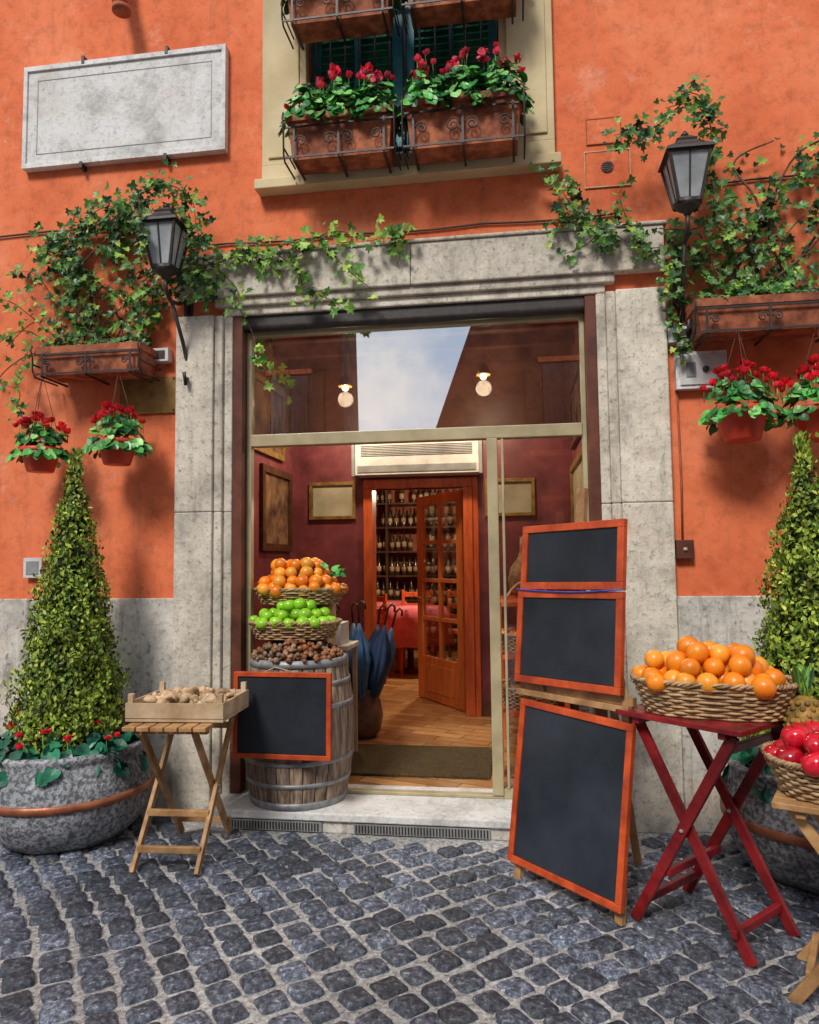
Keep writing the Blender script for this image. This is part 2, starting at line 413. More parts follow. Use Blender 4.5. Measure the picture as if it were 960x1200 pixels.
holes_wall(w,[-2.05,-1.24,-.41,.6],[0,2.04,3.2],[(-1.24,-.41,0,2.04)],2.2,2.3,MAR)
w.box(-2.05,.6,.25,2.3,3.2,3.3,CEIL)
for k in range(5): w.box(-1.95,.5,.45+k*.4,.53+k*.4,3.10,3.1995,FRM)
w.box(-1.95,.5,.2405,2.3,.0,.10,FLOOR)
w.box(-1.95,-1.62,.2505,.26,.1,3.2,MAR)
for a,b_ in ((-1.949,-1.31),(-.29,.499)): w.box(a,b_,2.185,2.1995,.1005,.22,FRM)
w.box(-1.9495,-1.935,.3,2.18,.1005,.22,FRM)
w.obj(bld)
DR=mat("dining_wall",(.45,.12,.06),(.28,.07,.04),3,.6,.1)
w=B("dining_room")
w.box(-3.5,1.5,2.3,7,.0,.10,FLOOR); w.box(-3.5,1.5,2.3,7,3.1,3.2,CREAM)
w.box(-3.6,-3.5,2.3,7,0,3.2,DR); w.box(1.5,1.6,2.3,7,0,3.2,DR); w.box(-3.6,1.6,7,7.1,0,3.2,DR)
w.box(-3.6,-2.05,2.31,2.4,0,3.2,DR); w.box(.6,1.6,2.31,2.4,0,3.2,DR)
w.obj(bld)
w=B("inner_door_frame")
w.box(-1.30,-1.22,2.16,2.34,.1,2.04,DOORR); w.box(-.43,-.35,2.16,2.34,.1,2.04,DOORR); w.box(-1.30,-.35,2.16,2.34,2.04,2.12,DOORR)
w.box(-.349,-.30,2.17,2.184,.1,2.12,DOORR)
w.obj(bld,.006)
w=B("inner_door_leaf")
hx,hy=-.44,2.34; ex,ey=-.93,3.02
an=math.atan2(ey-hy,ex-hx); Ld=math.hypot(ex-hx,ey-hy)
M=frame((hx,hy,.11),an)
def dbox(x0,x1,z0,z1,y=.02,m=DLEAF_LIT): w.box(x0,x1,-y,y,z0,z1,m,M)
dbox(0,.10,0,1.92); dbox(Ld-.10,Ld,0,1.92); dbox(.10,Ld-.10,0,.40); dbox(.10,Ld-.10,1.83,1.92)
for k in range(1,4): dbox(.10,Ld-.10,.40+k*.3575-.018,.40+k*.3575+.018,.016)
dbox(Ld/2-.018,Ld/2+.018,.40,1.83,.0155)
w.box(.10,Ld-.10,-.003,.003,.40,1.83,GL_SIDE,M)
w.box(.17,Ld-.17,-.026,.026,.08,.33,DLEAF_LIT,M)
w.tube([M@Vector((Ld-.05,-.02,.95)),M@Vector((Ld-.05,-.06,.95)),M@Vector((Ld-.14,-.06,.95))],.008,BRASS)
w.tube([M@Vector((Ld-.05,.02,.95)),M@Vector((Ld-.05,.06,.95)),M@Vector((Ld-.14,.06,.95))],.008,BRASS)
w.obj(bld,.004)
w=B("upper_window_surround")
w.box(-1.43,-1.16,-.05,-.001,3.74,5.8,CREAM); w.box(-.03,.27,-.05,-.001,3.74,5.8,CREAM)
w.box(-1.43,.27,-.055,-.001,3.64,3.74,CREAM); w.box(-1.46,.30,-.10,-.001,3.58,3.64,CREAM)
w.box(-1.39,-1.20,-.062,-.0505,3.78,5.75,CREAM); w.box(.01,.23,-.062,-.0505,3.78,5.75,CREAM)
w.obj(bld,.006)
w=B("upper_window")
w.box(-1.16,-1.10,.06,.12,3.74,5.5,TEAL); w.box(-.09,-.03,.06,.12,3.74,5.5,TEAL); w.box(-.66,-.53,.06,.125,3.74,5.5,TEAL)
w.box(-.60,-.59,.052,.0595,3.74,5.5,IRON)
w.box(-1.10,-.66,.06,.12,3.74,3.86,TEAL); w.box(-.53,-.09,.06,.12,3.74,3.86,TEAL)
for a,b_ in ((-1.10,-.66),(-.53,-.09)):
    w.box(a,b_,.10,.115,3.86,5.5,DKGRN)
    z=3.88
    while z<5.4:
        w.add([(a,.075,z),(b_,.075,z),(b_,.098,z+.035),(a,.098,z+.035)],[(0,1,2,3)],DKGRN); z+=.045
    w.box((a+b_)/2-.012,(a+b_)/2+.012,.062,.0748,3.86,5.5,TEAL)
w.obj(bld,.0)
w=B("upper_window_railing")
x=-1.12
while x<-.04:
    w.tube([(x,.02,3.76),(x,.02,4.75)],.0075,IRON,6); x+=.09
for z in (3.80,4.72): w.box(-1.16,-.03,.01,.03,z,z+.02,IRON)
w.obj(bld)
def opposite(name,poly,y0,y1,wins):
    e=empty(name); b=B("walls")
    n=len(poly)
    b.add([(x,y0,z) for x,z in poly]+[(x,y1,z) for x,z in poly],[tuple(range(n)),tuple(range(n,2*n))[::-1]]+[(i,(i+1)%n,(i+1)%n+n,i+n) for i in range(n)],DARKB); b.obj(e)
    b=B("windows")
    for wx in wins:
        for wz in (1.2,4.3,7.2):
            b.box(wx,wx+.9,y0,y0+.03,wz,wz+1.5,DKWIN); b.box(wx-.38,wx-.02,y0,y0+.06,wz,wz+1.5,FRM); b.box(wx+.92,wx+1.28,y0,y0+.06,wz,wz+1.5,FRM)
            b.box(wx+.42,wx+.48,y0,y0+.05,wz,wz+1.5,FRM)
            b.box(wx-.1,wx+1.0,y0,y0+.12,wz-.12,wz-.01,TERRA); b.box(wx-.1,wx+1.0,y0,y0+.12,wz+1.51,wz+1.62,TERRA)
            for k in range(10): b.box(wx-.1+k*.12,wx-.08+k*.12,y0+.2,y0+.22,wz-.05,wz+.5,IRON)
    b.obj(e)
    b=B("cornice"); zs=max(z for x,z in poly); xs=[x for x,z in poly if z==zs]
    b.box(min(xs),max(xs),y0,y0+.4,zs-.2,zs+.05,ROOF)
    x=min(xs)
    while x<max(xs)-.2: b.box(x,x+.12,y0,y0+.3,zs-.4,zs-.201,FRM); x+=.4
    for zz in (3.7,6.7): b.box(min(xs)+(.3 if wins[0]>0 else 0),max(xs)-.02,y0,y0+.08,zz,zz+.14,TERRA)
    b.obj(e)
opposite("apartment_building",[(-20,0),(-3.75,0),(-3.95,9.5),(-20,9.5)],-12,-13.6,[-5.6,-8.4,-11.4])
opposite("apartment_building.001",[(-1.8,0),(20,0),(20,9.5),(.1,9.5),(-1.8,4.2)],-12,-14,[.7,3.2,6.2])

# ------------------------------------------------------------------ wall furniture
b=B("marble_plaque")
b.box(-2.97,-1.68,-.04,-.002,3.89,4.51,MB)
for q in ((-2.99,-1.66,4.50,4.53),(-2.99,-1.66,3.87,3.90),(-2.99,-2.965,3.90,4.50),(-1.685,-1.66,3.90,4.50)): b.box(q[0],q[1],-.052,-.002,q[2],q[3],MB)
for q in ((-2.90,-1.75,4.435,4.440),(-2.90,-1.75,3.957,3.962),(-2.90,-2.895,3.962,4.435),(-1.755,-1.75,3.962,4.435)): b.box(q[0],q[1],-.042,-.0405,q[2],q[3],GREY)
for x in (-2.6,-2.05):
    b.box(x,x+.02,-.055,-.001,4.51,4.56,IRON); b.box(x,x+.02,-.055,-.001,3.84,3.88,IRON)
b.obj(None,.003)
b=B("brass_plaque"); b.box(-2.33,-1.97,-.015,-.001,2.30,2.52,BRPLQ)
for x in (-2.315,-1.985):
    for z in (2.315,2.505): b.ball((x,-.016,z),.006,IRON,8,5)
b.obj(None,.002)
b=B("intercom_box"); b.box(-2.12,-2.0,-.06,-.001,2.60,2.68,WHITE); b.box(-2.10,-2.02,-.064,-.0602,2.615,2.665,IRON); b.obj(None,.005)
b=B("intercom_box"); b.box(.86,1.0,-.08,-.0655,2.55,2.63,WHITE); b.box(.835,1.0,-.0655,-.001,2.55,2.63,WHITE); b.box(.88,.98,-.084,-.0802,2.565,2.615,IRON); b.obj(None,.005)
b=B("letter_box"); b.box(.87,1.13,-.05,-.001,2.30,2.50,MB); b.box(.89,1.11,-.058,-.0502,2.32,2.48,WHITE)
b.ball((1.02,-.06,2.40),.018,IRON,10,6); b.box(.92,.97,-.062,-.0582,2.36,2.44,GREY); b.obj(None,.004)
b=B("wall_switch_plate"); b.box(-2.92,-2.80,-.035,-.026,1.33,1.45,WHITE); b.box(-2.90,-2.82,-.039,-.0352,1.35,1.43,GREY); b.box(-2.91,-2.81,-.026,-.001,1.34,1.44,WHITE); b.obj(None,.003)
b=B("metal_junction_box"); b.box(.84,.93,-.045,-.001,1.40,1.50,BRN); b.ball((.885,-.046,1.45),.012,BRASS,8,5); b.obj(None,.004)
b=B("wall_access_panel"); b.box(.44,.67,-.006,-.0005,3.47,3.67,PL)
for k in range(5): b.box(.53,.58,-.010,-.0062,3.555+k*.011,3.561+k*.011,IRON)
b.tube([(.555+.032*math.cos(t*.524),-.008,3.577+.032*math.sin(t*.524)) for t in range(12)],.003,IRON,4,True)
for q in ((.43,.68,3.465,3.47),(.43,.68,3.67,3.675),(.43,.435,3.47,3.67),(.675,.68,3.47,3.67)): b.box(q[0],q[1],-.009,-.0005,q[2],q[3],PALE)
b.obj()
b=B("wall_access_panel"); b.box(.45,.63,-.006,-.0005,3.72,3.86,PL)
for q in ((.445,.635,3.715,3.72),(.445,.635,3.86,3.865),(.445,.45,3.72,3.86),(.63,.635,3.72,3.86)): b.box(q[0],q[1],-.008,-.0005,q[2],q[3],TERRA)
b.obj()
b=B("drain_pipe"); b.tube([(-2.34,-.001,5.15),(-2.34,-.10,5.10),(-2.33,-.14,4.98),(-2.30,-.15,4.84),(-2.28,-.15,4.74)],.045,TERRA,14); b.lathe([(.055,0),(.055,.03)],(-2.28,-.15,4.73),TERRA,14); b.obj()
b=B("wall_cable")
b.tube([(-4+.4*i,-.012,3.46-.015*math.sin(i*1.7)) for i in range(6)]+[(-1.9,-.012,3.40)],.006,IRON,5)
b.tube([(-1.9+.25*i,-.012,3.30+.008*math.sin(i*2)) for i in range(11)],.006,IRON,5)
b.tube([(1.0+.3*i,-.012,3.42+.02*math.sin(i)) for i in range(8)],.006,IRON,5)
b.tube([(.88,-.012,1.5),(.885,-.012,1.8),(.88,-.012,2.3)],.006,TERRA,5)
b.obj()
def lantern(x,z,s=1.0):
    b=B("wall_lantern"); y=-.30; q=math.pi/4
    b.lathe([(.085*s,0),(.16*s,.28*s)],(x,y,z),FROST,4,False,rot=q)
    for k in range(4):
        a=q+k*math.pi/2
        b.bar((x+.089*s*math.cos(a),y+.089*s*math.sin(a),z),(x+.164*s*math.cos(a),y+.164*s*math.sin(a),z+.28*s),.014,.014,IRON)
        a2=a+math.pi/2
        for rr,zz in ((.089*s,z),(.164*s,z+.28*s)):
            b.bar((x+rr*math.cos(a),y+rr*math.sin(a),zz),(x+rr*math.cos(a2),y+rr*math.sin(a2),zz),.018,.014,IRON)
        m0=(Vector((math.cos(a),math.sin(a),0))+Vector((math.cos(a2),math.sin(a2),0)))/2
        b.bar(Vector((x,y,z))+m0*.087*s,Vector((x,y,z+.28*s))+m0*.162*s,.008,.008,IRON)
    b.lathe([(.195*s,.28*s),(.185*s,.30*s),(.10*s,.345*s),(.08*s,.37*s),(.085*s,.38*s),(.04*s,.41*s),(.01,.42*s)],(x,y,z),IRON,4,False,rot=q)
    b.lathe([(.012,.41*s),(.02,.43*s),(.004,.455*s)],(x,y,z),IRON,8)
    b.lathe([(.09*s,0),(.06*s,-.03*s),(.03*s,-.05*s),(.02*s,-.07*s)],(x,y,z),IRON,8)
    pts=[(x,y,z-.07*s),(x,y+.01,z-.14*s),(x,y+.07,z-.19*s),(x,y+.16,z-.17*s),(x,y+.24,z-.12*s),(x,-.002,z-.10*s)]
    b.tube(pts,.012,IRON,8)
    b.tube([(x,y+.08,z-.19*s),(x+.01,-.10,z-.42*s),(x+.02,-.03,z-.62*s),(x+.03,-.10,z-.72*s),(x+.03,-.12,z-.64*s)],.011,IRON,6)
    b.tube([(x,-.015,z-.05*s),(x,-.02,z-.4*s),(x+.01,-.02,z-.7*s)],.011,IRON,6)
    b.box(x-.025,x+.025,-.015,-.001,z-.52*s,z-.05*s,IRON)
    b.obj()
lantern(-1.90,3.05,.84); lantern(.90,3.19,.84)

def scroll(b,cx,cz,y,s,flip=1):
    pts=[]
    for i in range(22):
        t=i/21; a=t*4.2*math.pi*.75; r=s*(1-t*.8)
        pts.append((cx+flip*(s*1.05-r*math.cos(a)),y,cz+r*math.sin(a)))
    b.tube(pts,.004,IRON,5)
def planter(name,x0,x1,z0,z1,yb,yf,m):
    b=B(name)
    xm=(x0+x1)/2
    b.box(x0,x1,yf,yb,z0,z1-.04,m,None,.02,.015); b.box(x0-.012,x1+.012,yf-.012,yb+.005,z1-.04,z1,m)
    b.box(x0+.02,x1-.02,yf+.02,yb-.01,z1+.0005,z1+.004,SOIL)
    y=yf-.018; h=z1-z0
    for z in (z0-.006,z0+h*.66): b.box(x0-.015,x1+.015,y-.003,y+.003,z,z+.010,IRON)
    for x in (x0+.04,xm,x1-.04):
        b.box(x-.006,x+.006,y-.007,y-.0032,z0-.02,z0+h*.72,IRON)
        b.box(x-.006,x+.006,y-.007,yb+.01,z0-.022,z0-.012,IRON)
    for fx in (1,-1):
        scroll(b,xm+fx*.01,z0+h*.34,y-.006,h*.15,fx); scroll(b,xm+fx*(x1-x0)*.42,z0+h*.34,y-.006,h*.13,-fx)
    for xx in (x0-.018,x1+.018):
        b.box(xx-.003,xx+.003,yf-.015,yb+.01,z0+.05,z0+.060,IRON)
        b.tube([(xx,yb,z0-.012),(xx,yf,z0-.015),(xx,yf-.022,z0+.02),(xx,yf-.026,z0+h*.6),(xx,yf-.045,z0+h*.85),(xx,yf-.03,z1)],.0055,IRON,5)
    return b
def cyclamen(b,cx,cy,z,rx,ry,h,nl,nf,pet,lm=CYCL,ls=.055,fh=.07,fs=1.0):
    for i in range(nl):
        a=U(0,2*math.pi); r=math.sqrt(R.random()); dx,dy=r*math.cos(a),r*math.sin(a)
        zz=z+h*(1-r*r*.9)*U(.35,1.0)-(.07*r if r>.75 else 0)
        n=Vector((dx*1.0+gs(.35),dy*1.1-.35+gs(.35),.75+gs(.25)))
        leaf(b,(cx+dx*rx,cy+dy*ry,zz),n,(dx+gs(.4),dy+gs(.4),-.3),ls*U(.6,1.2),HEART,lm,.12)
    for i in range(nf):
        a=U(0,2*math.pi); r=math.sqrt(R.random())*.95; x=cx+rx*r*math.cos(a); y=cy+ry*r*math.sin(a)
        zt=z+h*(1-r*r*.7)+U(.1,1.0)*fh
        b.tube([(x,y,zt-fh*1.1),(x+gs(.004),y,zt)],.0018,CYCL,4)
        s=U(.030,.048)*fs
        for k in range(5):
            q=k*1.257+U(0,1); d=Vector((math.cos(q)*1.1,math.sin(q)*1.1,U(.1,1.2)))
            leaf(b,(x,y,zt),Vector((-math.cos(q),-math.sin(q),.6+gs(.3))),d,s,[(px_*1.5,py_) for px_,py_ in OVAL],pet,.2)
for x0,x1,z0,z1 in ((-1.19,-.61,3.62,3.87),(-.53,.08,3.62,3.89),(-1.20,-.61,4.41,4.67),(-.53,.09,4.42,4.68)):
    b=planter("window_box",x0,x1,z0,z1,-.115,-.30,TERRAB)
    W3=(x1-x0)
    for k in range(3):
        cyclamen(b,x0+W3*(k+.5)/3,-.22,z1+.0,W3*.25,.16,.22,190,6,PPET,fh=.06,ls=.052)
    for k in range(6):   # dense flower heads in clusters
        hx_,hz_=x0+W3*U(.02,.98),z1+U(.12,.33); hy_=-.24+gs(.04)
        b.tube([(hx_,hy_+.02,z1+.02),(hx_,hy_,hz_)],.002,CYCL,4)
        for q_ in range(9):
            a=U(0,6.28); e_=U(-.5,1.4); d=Vector((math.cos(a)*math.cos(e_),math.sin(a)*math.cos(e_),math.sin(e_)))
            pc=Vector((hx_,hy_,hz_))+d*.018
            for q2 in range(2): leaf(b,pc,d+Vector((gs(.4),gs(.4),gs(.4))),(gs(1),gs(1),gs(1)),U(.028,.042),[(px_*1.7,py_) for px_,py_ in OVAL],PPET,.15)
    b.obj(None,.0)
SHL=(-2.70,-2.08,2.50,2.66); SHR=(.94,1.62,2.54,2.71)
for q in (SHL,SHR):
    b=planter("wall_planter_box",q[0],q[1],q[2],q[3],-.04,-.25,TERRAB)
    for k in range(90):
        leaf(b,(U(q[0],q[1]),U(-.25,-.05),q[3]+U(0,.08)),(gs(.5),-.7,.6),(gs(.5),gs(.2),-.8),.042,IVYSHAPE,IVY)
    b.obj(None,.0)
def hangpot(x,y,z,top,m,s=1.0,n=60):
    b=B("hanging_flower_pot")
    b.lathe([(.068*s,-.135*s),(.072*s,-.13*s),(.100*s,-.028*s),(.112*s,-.028*s),(.115*s,0),(.104*s,.0),(.098*s,-.02*s)],(x,y,z),m,28)
    b.lathe([(.001,0),(.098*s,.001)],(x,y,z-.018),SOIL,16)
    for k in range(3):
        a=k*2.094+.5; b.tube([(x+.108*s*math.cos(a),y+.108*s*math.sin(a),z),(x,y,top)],.002,BRN,4)
    cyclamen(b,x,y,z-.0,.16*s,.14*s,.15*s,180,n//2,RPET,ls=.048,fh=.05)
    b.obj()
hangpot(-2.67,-.25,2.07,2.50,REDP,1.0); hangpot(-2.20,-.25,2.10,2.50,REDP,1.02)
hangpot(1.13,-.25,2.14,2.55,REDP,1.18,76); hangpot(1.50,-.25,2.13,2.55,REDP,1.18,76)

# ------------------------------------------------------------------ ivy
def smooth(path,n=8):
    P=[Vector(p) for p in path]; P=[P[0]]+P+[P[-1]]; out=[]
    for i in range(1,len(P)-2):
        for k in range(n):
            t=k/n; a,b_,c_,d=P[i-1],P[i],P[i+1],P[i+2]
            out.append(.5*((2*b_)+(-a+c_)*t+(2*a-5*b_+4*c_-d)*t*t+(-a+3*b_-3*c_+d)*t**3))
    out.append(P[-2]); return out
def ivy(b,path,dens,spread,size,m,yo=-.07,depth=.04,r=.004):
    pts=smooth([(x,yo+(gs(.015)),z) for x,z in path])
    b.tube(pts,[r*(1-.6*i/len(pts)) for i in range(len(pts))],BARK,5)
    for i in range(len(pts)-1):
        tuft=.35+1.3*max(0,noise.noise(pts[i]*6.0)+.45)
        seg=pts[i+1]-pts[i]; n=seg.length*dens*tuft
        k=int(n)+(1 if R.random()<n-int(n) else 0)
        for _ in range(k):
            p=pts[i]+seg*R.random()+Vector((gs(spread),gs(depth),gs(spread)))
            if p.y>-.015: p.y=-.015-abs(gs(.03))
            if p.y>-.10 and -1.98<p.x<.86 and p.z<3.24: p.y=-.10-abs(gs(.02))
            nn=Vector((gs(.5),-1,gs(.5)+.3))
            leaf(b,p,nn,(gs(.8)+seg.x*2,gs(.3),-1+gs(.5)),size*U(.5,1.25),IVYSHAPE,m if R.random()<.8 else (IVYL if m is IVY else IVY),.12)
b=B("ivy_plant")
D=210
for p in ([(-2.62,2.68),(-2.70,2.95),(-2.82,3.15),(-2.98,3.20)],
          [(-2.5,2.68),(-2.55,3.0),(-2.72,3.30),(-2.82,3.42)],
          [(-2.4,2.68),(-2.45,3.0),(-2.62,3.30),(-2.45,3.52),(-2.25,3.55)],
          [(-2.3,2.68),(-2.25,2.95),(-2.35,3.25),(-2.22,3.46),(-2.02,3.50)],
          [(-2.2,2.7),(-2.08,2.95),(-2.15,3.18),(-2.05,3.33)],
          [(-2.5,2.7),(-2.3,2.92),(-2.05,3.02),(-1.85,3.08),(-1.72,3.12),(-1.62,3.05)],
          [(-2.85,3.30),(-2.5,3.44),(-2.2,3.48)]):
    ivy(b,p,D,.048,.046,IVY,-.10)
for p in ([(-2.7,2.7),(-2.85,2.8),(-3.0,2.75),(-3.15,2.6)],[(-2.68,2.68),(-2.85,2.62),(-3.0,2.5),(-2.85,2.42),(-2.9,2.3)],[(-2.6,2.7),(-2.9,2.95),(-3.05,2.98)],[(-2.5,2.7),(-2.75,2.85),(-2.95,2.7)]):
    ivy(b,p,70,.04,.042,IVYL,-.18)
ivy(b,[(-2.15,3.42),(-2.02,3.50),(-1.88,3.53),(-1.76,3.45),(-1.72,3.28),(-1.68,3.14)],200,.04,.045,IVY,-.30)
ivy(b,[(-2.0,3.40),(-1.98,3.25),(-1.95,3.12)],110,.03,.042,IVY,-.42,.02)
ivy(b,[(-1.74,3.3),(-1.80,3.15),(-1.78,3.0),(-1.68,3.04)],200,.045,.045,IVY,-.18)
for p in ([(-2.45,2.7),(-2.6,3.1),(-2.3,3.4),(-2.1,3.5)],[(-2.25,2.7),(-2.4,3.05),(-2.75,3.35)],[(-2.35,2.7),(-2.15,3.0),(-1.95,3.0)]): ivy(b,p,12,.05,.045,IVY,-.09,r=.007)
b.obj()
b=B("ivy_plant")
for p,d in (([(-1.85,3.10),(-1.65,3.18),(-1.4,3.25),(-1.15,3.22),(-.95,3.28),(-.78,3.20),(-.62,3.24),(-.5,3.22)],110),
          ([(-1.7,3.14),(-1.5,3.18),(-1.3,3.12),(-1.12,3.20)],100),
          ([(-1.35,3.20),(-1.2,3.08),(-1.15,2.97),(-1.0,2.88),(-.92,2.82)],65),
          ([(-1.05,3.23),(-.95,3.10),(-.85,3.00),(-.76,2.93)],50),
          ([(-1.7,3.13),(-1.55,2.98),(-1.52,2.85),(-1.46,2.72),(-1.42,2.58),(-1.36,2.46)],45),
          ([(-.62,3.24),(-.6,3.13),(-.62,3.06)],40),
          ([(-2.0,3.1),(-1.9,2.95),(-1.78,2.93),(-1.7,3.03)],110)):
    ivy(b,p,d,.034,.052,IVYL,-.12,.025)
b.obj()
b=B("ivy_plant")
for p in ([(1.15,2.72),(1.05,2.95),(.98,3.12),(.80,3.05),(.65,3.08),(.5,3.18),(.38,3.28),(.28,3.42)],
          [(1.2,2.72),(1.15,3.05),(1.08,3.3),(1.05,3.5)],
          [(1.3,2.72),(1.25,3.0),(1.32,3.2),(1.45,3.35),(1.6,3.5),(1.75,3.6)],
          [(1.45,2.72),(1.40,3.0),(1.55,3.2),(1.7,3.28),(1.9,3.3)],
          [(1.0,3.0),(.88,2.92),(.84,2.82),(.88,2.72)],
          [(1.25,3.0),(1.0,3.0),(.85,3.06),(.72,3.0)]):
    ivy(b,p,190,.048,.046,IVY,-.12)
ivy(b,[(.78,3.12),(.95,3.10),(1.1,3.16),(1.2,3.05)],230,.05,.045,IVY,-.20)
for p in ([(1.05,3.45),(1.04,3.65),(.95,3.74),(.82,3.73)],[(.90,3.74),(.78,3.66),(.66,3.63),(.56,3.62)],[(1.04,3.66),(1.0,3.78),(.9,3.82)]):
    ivy(b,p,210,.04,.046,IVY,-.24)
for p in ([(.38,3.28),(.28,3.24),(.25,3.15)],[(.5,3.18),(.42,3.10),(.3,3.06)],[(.38,3.30),(.30,3.48),(.2,3.50)],[(.98,2.95),(.92,2.80),(.88,2.58),(.9,2.45)],[(.7,3.06),(.6,3.3),(.62,3.42)]):
    ivy(b,p,90,.035,.042,IVY,-.10,.025)
for p in ([(1.2,2.75),(1.5,2.95),(1.8,3.3)],[(1.5,2.75),(1.35,3.1),(1.5,3.5),(1.8,3.6)],[(1.3,2.75),(1.6,3.1),(1.65,3.45)],[(1.1,2.75),(1.3,3.2),(1.2,3.5),(1.4,3.6)]): ivy(b,p,30,.05,.048,IVY,-.1,r=.009)
b.obj()

# ------------------------------------------------------------------ topiary
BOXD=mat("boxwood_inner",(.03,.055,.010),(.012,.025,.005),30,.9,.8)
CYCD=leafmat("dark_cyclamen_leaf",[(.008,.07,.05),(.016,.15,.08),(.04,.26,.13)],.35,10,0)
def leaf2(b,p,n,t,s):
    n=Vector(n).normalized(); t=Vector(t); t=(t-n*t.dot(n))
    if t.length<1e-3: return
    t.normalize(); sd=n.cross(t); p=Vector(p); w=s*.32
    o=len(b.v); k=b.mid(BOX)
    b.v.extend([tuple(p),tuple(p+t*s*.5+sd*w+n*s*.1),tuple(p+t*s),tuple(p+t*s*.5-sd*w+n*s*.1)])
    b.f.append([o,o+1,o+2,o+3]); b.mi.append(k); b.sm.append(False)
def topiary(cx,cy,ztop,rb=.285,seed=0.0):
    e=empty("potted_topiary_tree")
    b=B("stone_pot")
    prof=[(.27,0),(.29,.012),(.345,.06),(.395,.15),(.41,.24),(.40,.33),(.375,.40),(.37,.43),(.385,.455),(.37,.47),(.34,.468),(.33,.42)]
    b.lathe(prof,(cx,cy,.012),STONEP,56)
    b.lathe([(.001,0),(.335,.001)],(cx,cy,.43),SOIL,32)
    b.lathe([(.4105,.225),(.4155,.226),(.4155,.262),(.410,.263)],(cx,cy,.012),COPPER,56)
    b.obj(e)
    b=B("trunk"); b.tube([(cx,cy,.42),(cx+.01,cy,.9),(cx,cy,ztop-.3)],[.03,.022,.01],BARK,8); b.obj(e)
    b=B("foliage"); z0=.47; H=ztop-z0
    def rr(t):
        return rb*((1-t)**.84)*(1 if t>.10 else .80+.20*math.sin(t/.10*math.pi/2))
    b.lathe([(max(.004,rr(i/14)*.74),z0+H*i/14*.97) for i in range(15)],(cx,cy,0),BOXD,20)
    for i in range(13000):
        t=1-math.sqrt(1-R.random()*.9985); t=min(.995,t*U(.96,1.02))
        a=U(0,2*math.pi)
        lump=1+.30*noise.noise(Vector((math.cos(a)*2.6+seed,math.sin(a)*2.6,t*11)))+.22*noise.noise(Vector((math.cos(a)*7+seed,math.sin(a)*7,t*28)))
        r=rr(t)*lump*(U(.76,1.04)) + (U(0,.035) if R.random()<.16 else 0)
        z=z0+H*t+gs(.008)
        d=Vector((math.cos(a),math.sin(a),.35))
        n_=d+Vector((gs(.6),gs(.6),gs(.6)))
        leaf2(b,(cx+r*math.cos(a),cy+r*math.sin(a),z),n_,(gs(.5)+math.cos(a)*.3,gs(.5)+math.sin(a)*.3,.9),U(.018,.034))
    for i in range(130):
        leaf2(b,(cx+gs(.018),cy+gs(.018),ztop+U(-.10,.04)),(gs(1),gs(1),.2),(gs(.3),gs(.3),1),.03)
    b.obj(e)
    b=B("cyclamen_underplanting")
    for k in range(9):
        a=k*.698+.2
        cyclamen(b,cx+.29*math.cos(a),cy+.29*math.sin(a),.46,.10,.10,.10,34,3,RPET,CYCD,.07,.07)
    b.obj(e)
topiary(-2.33,-.44,1.97); topiary(1.33,-.46,1.93,.31,5.0)
b=B("terracotta_pot"); b.lathe([(.13,0),(.17,.22),(.19,.22),(.19,.27),(.17,.27),(.165,.2)],(-2.98,-.42,.012),TERRA,28); b.lathe([(.001,0),(.16,.001)],(-2.98,-.42,.25),SOIL,16)
cyclamen(b,-2.98,-.42,.27,.2,.18,.2,90,18,RPET); b.obj()

# ------------------------------------------------------------------ wicker
def wicker(b,c,rx,ry,h,ang=0,flare=1.18,e=.7,m=WICK):
    M=frame(c,ang); n=max(5,int(h/.0115)); K=36
    def pt(q,f,o=0):
        cx,cy=math.cos(q),math.sin(q)
        x=math.copysign(abs(cx)**e,cx); y=math.copysign(abs(cy)**e,cy)
        l=math.hypot(x*rx,y*ry)
        return (x*rx*f*(1+o/l),y*ry*f*(1+o/l))
    for i in range(n+1):
        t=i/n; f=1/flare+(1-1/flare)*t
        pts=[]
        for k in range(K*3):
            q=2*math.pi*k/(K*3); o=.0055*math.cos(K/2*q+(math.pi if i%2 else 0))
            x,y=pt(q,f,o); pts.append((x,y,h*t+gs(.0006)))
        b.tube(pts,.0056 ,m,5,True,M)
    for k in range(K):
        q=2*math.pi*(k+.5)/K; pts=[(*pt(q,1/flare+(1-1/flare)*t),h*t) for t in (0,.5,1)]
        b.tube(pts,.0045,m,5,False,M)
    for s in (0,1,2):
        pts=[]
        for k in range(140):
            q=2*math.pi*k/140; x,y=pt(q,1.015,.007*math.cos(28*q+s*2.094)); pts.append((x,y,h+.008+.006*math.sin(28*q+s*2.094)))
        b.tube(pts,.0055,m,5,True,M)
    vs=[(*pt(2*math.pi*k/40,1/flare*.98),.004) for k in range(40)]
    b.add(vs,[tuple(range(40))],m,False,M)
    vs=[(*pt(2*math.pi*k/40,.93),h*.55) for k in range(40)]
    b.add(vs,[tuple(range(40))],SOIL,False,M)
    return M
def pile(b,M,rx,ry,z,r,layers,m,dimple=0,sq=.95,rj=.10,m2=None,seg=14,step=.20):
    for l in range(layers):
        k=1-l*step; px=max(rx*k-r*.7,r*.4); py=max(ry*k-r*.7,r*.3)
        st=r*1.96; y=-py; row=0
        while y<=py+.001:
            x=-px+(r if (row+l)%2 else 0)
            while x<=px+.001:
                if (x/(px+.012))**2+(y/(py+.012))**2<1.35:
                    mm=m2 if (m2 and R.random()<.35) else m
                    b.ball((x+gs(r*.20),y+gs(r*.20),z+l*r*1.28+gs(r*.14)),r*(1+U(-rj,rj)),mm,seg,9,sq,dimple,M)
                x+=st
            y+=st*.88; row+=1
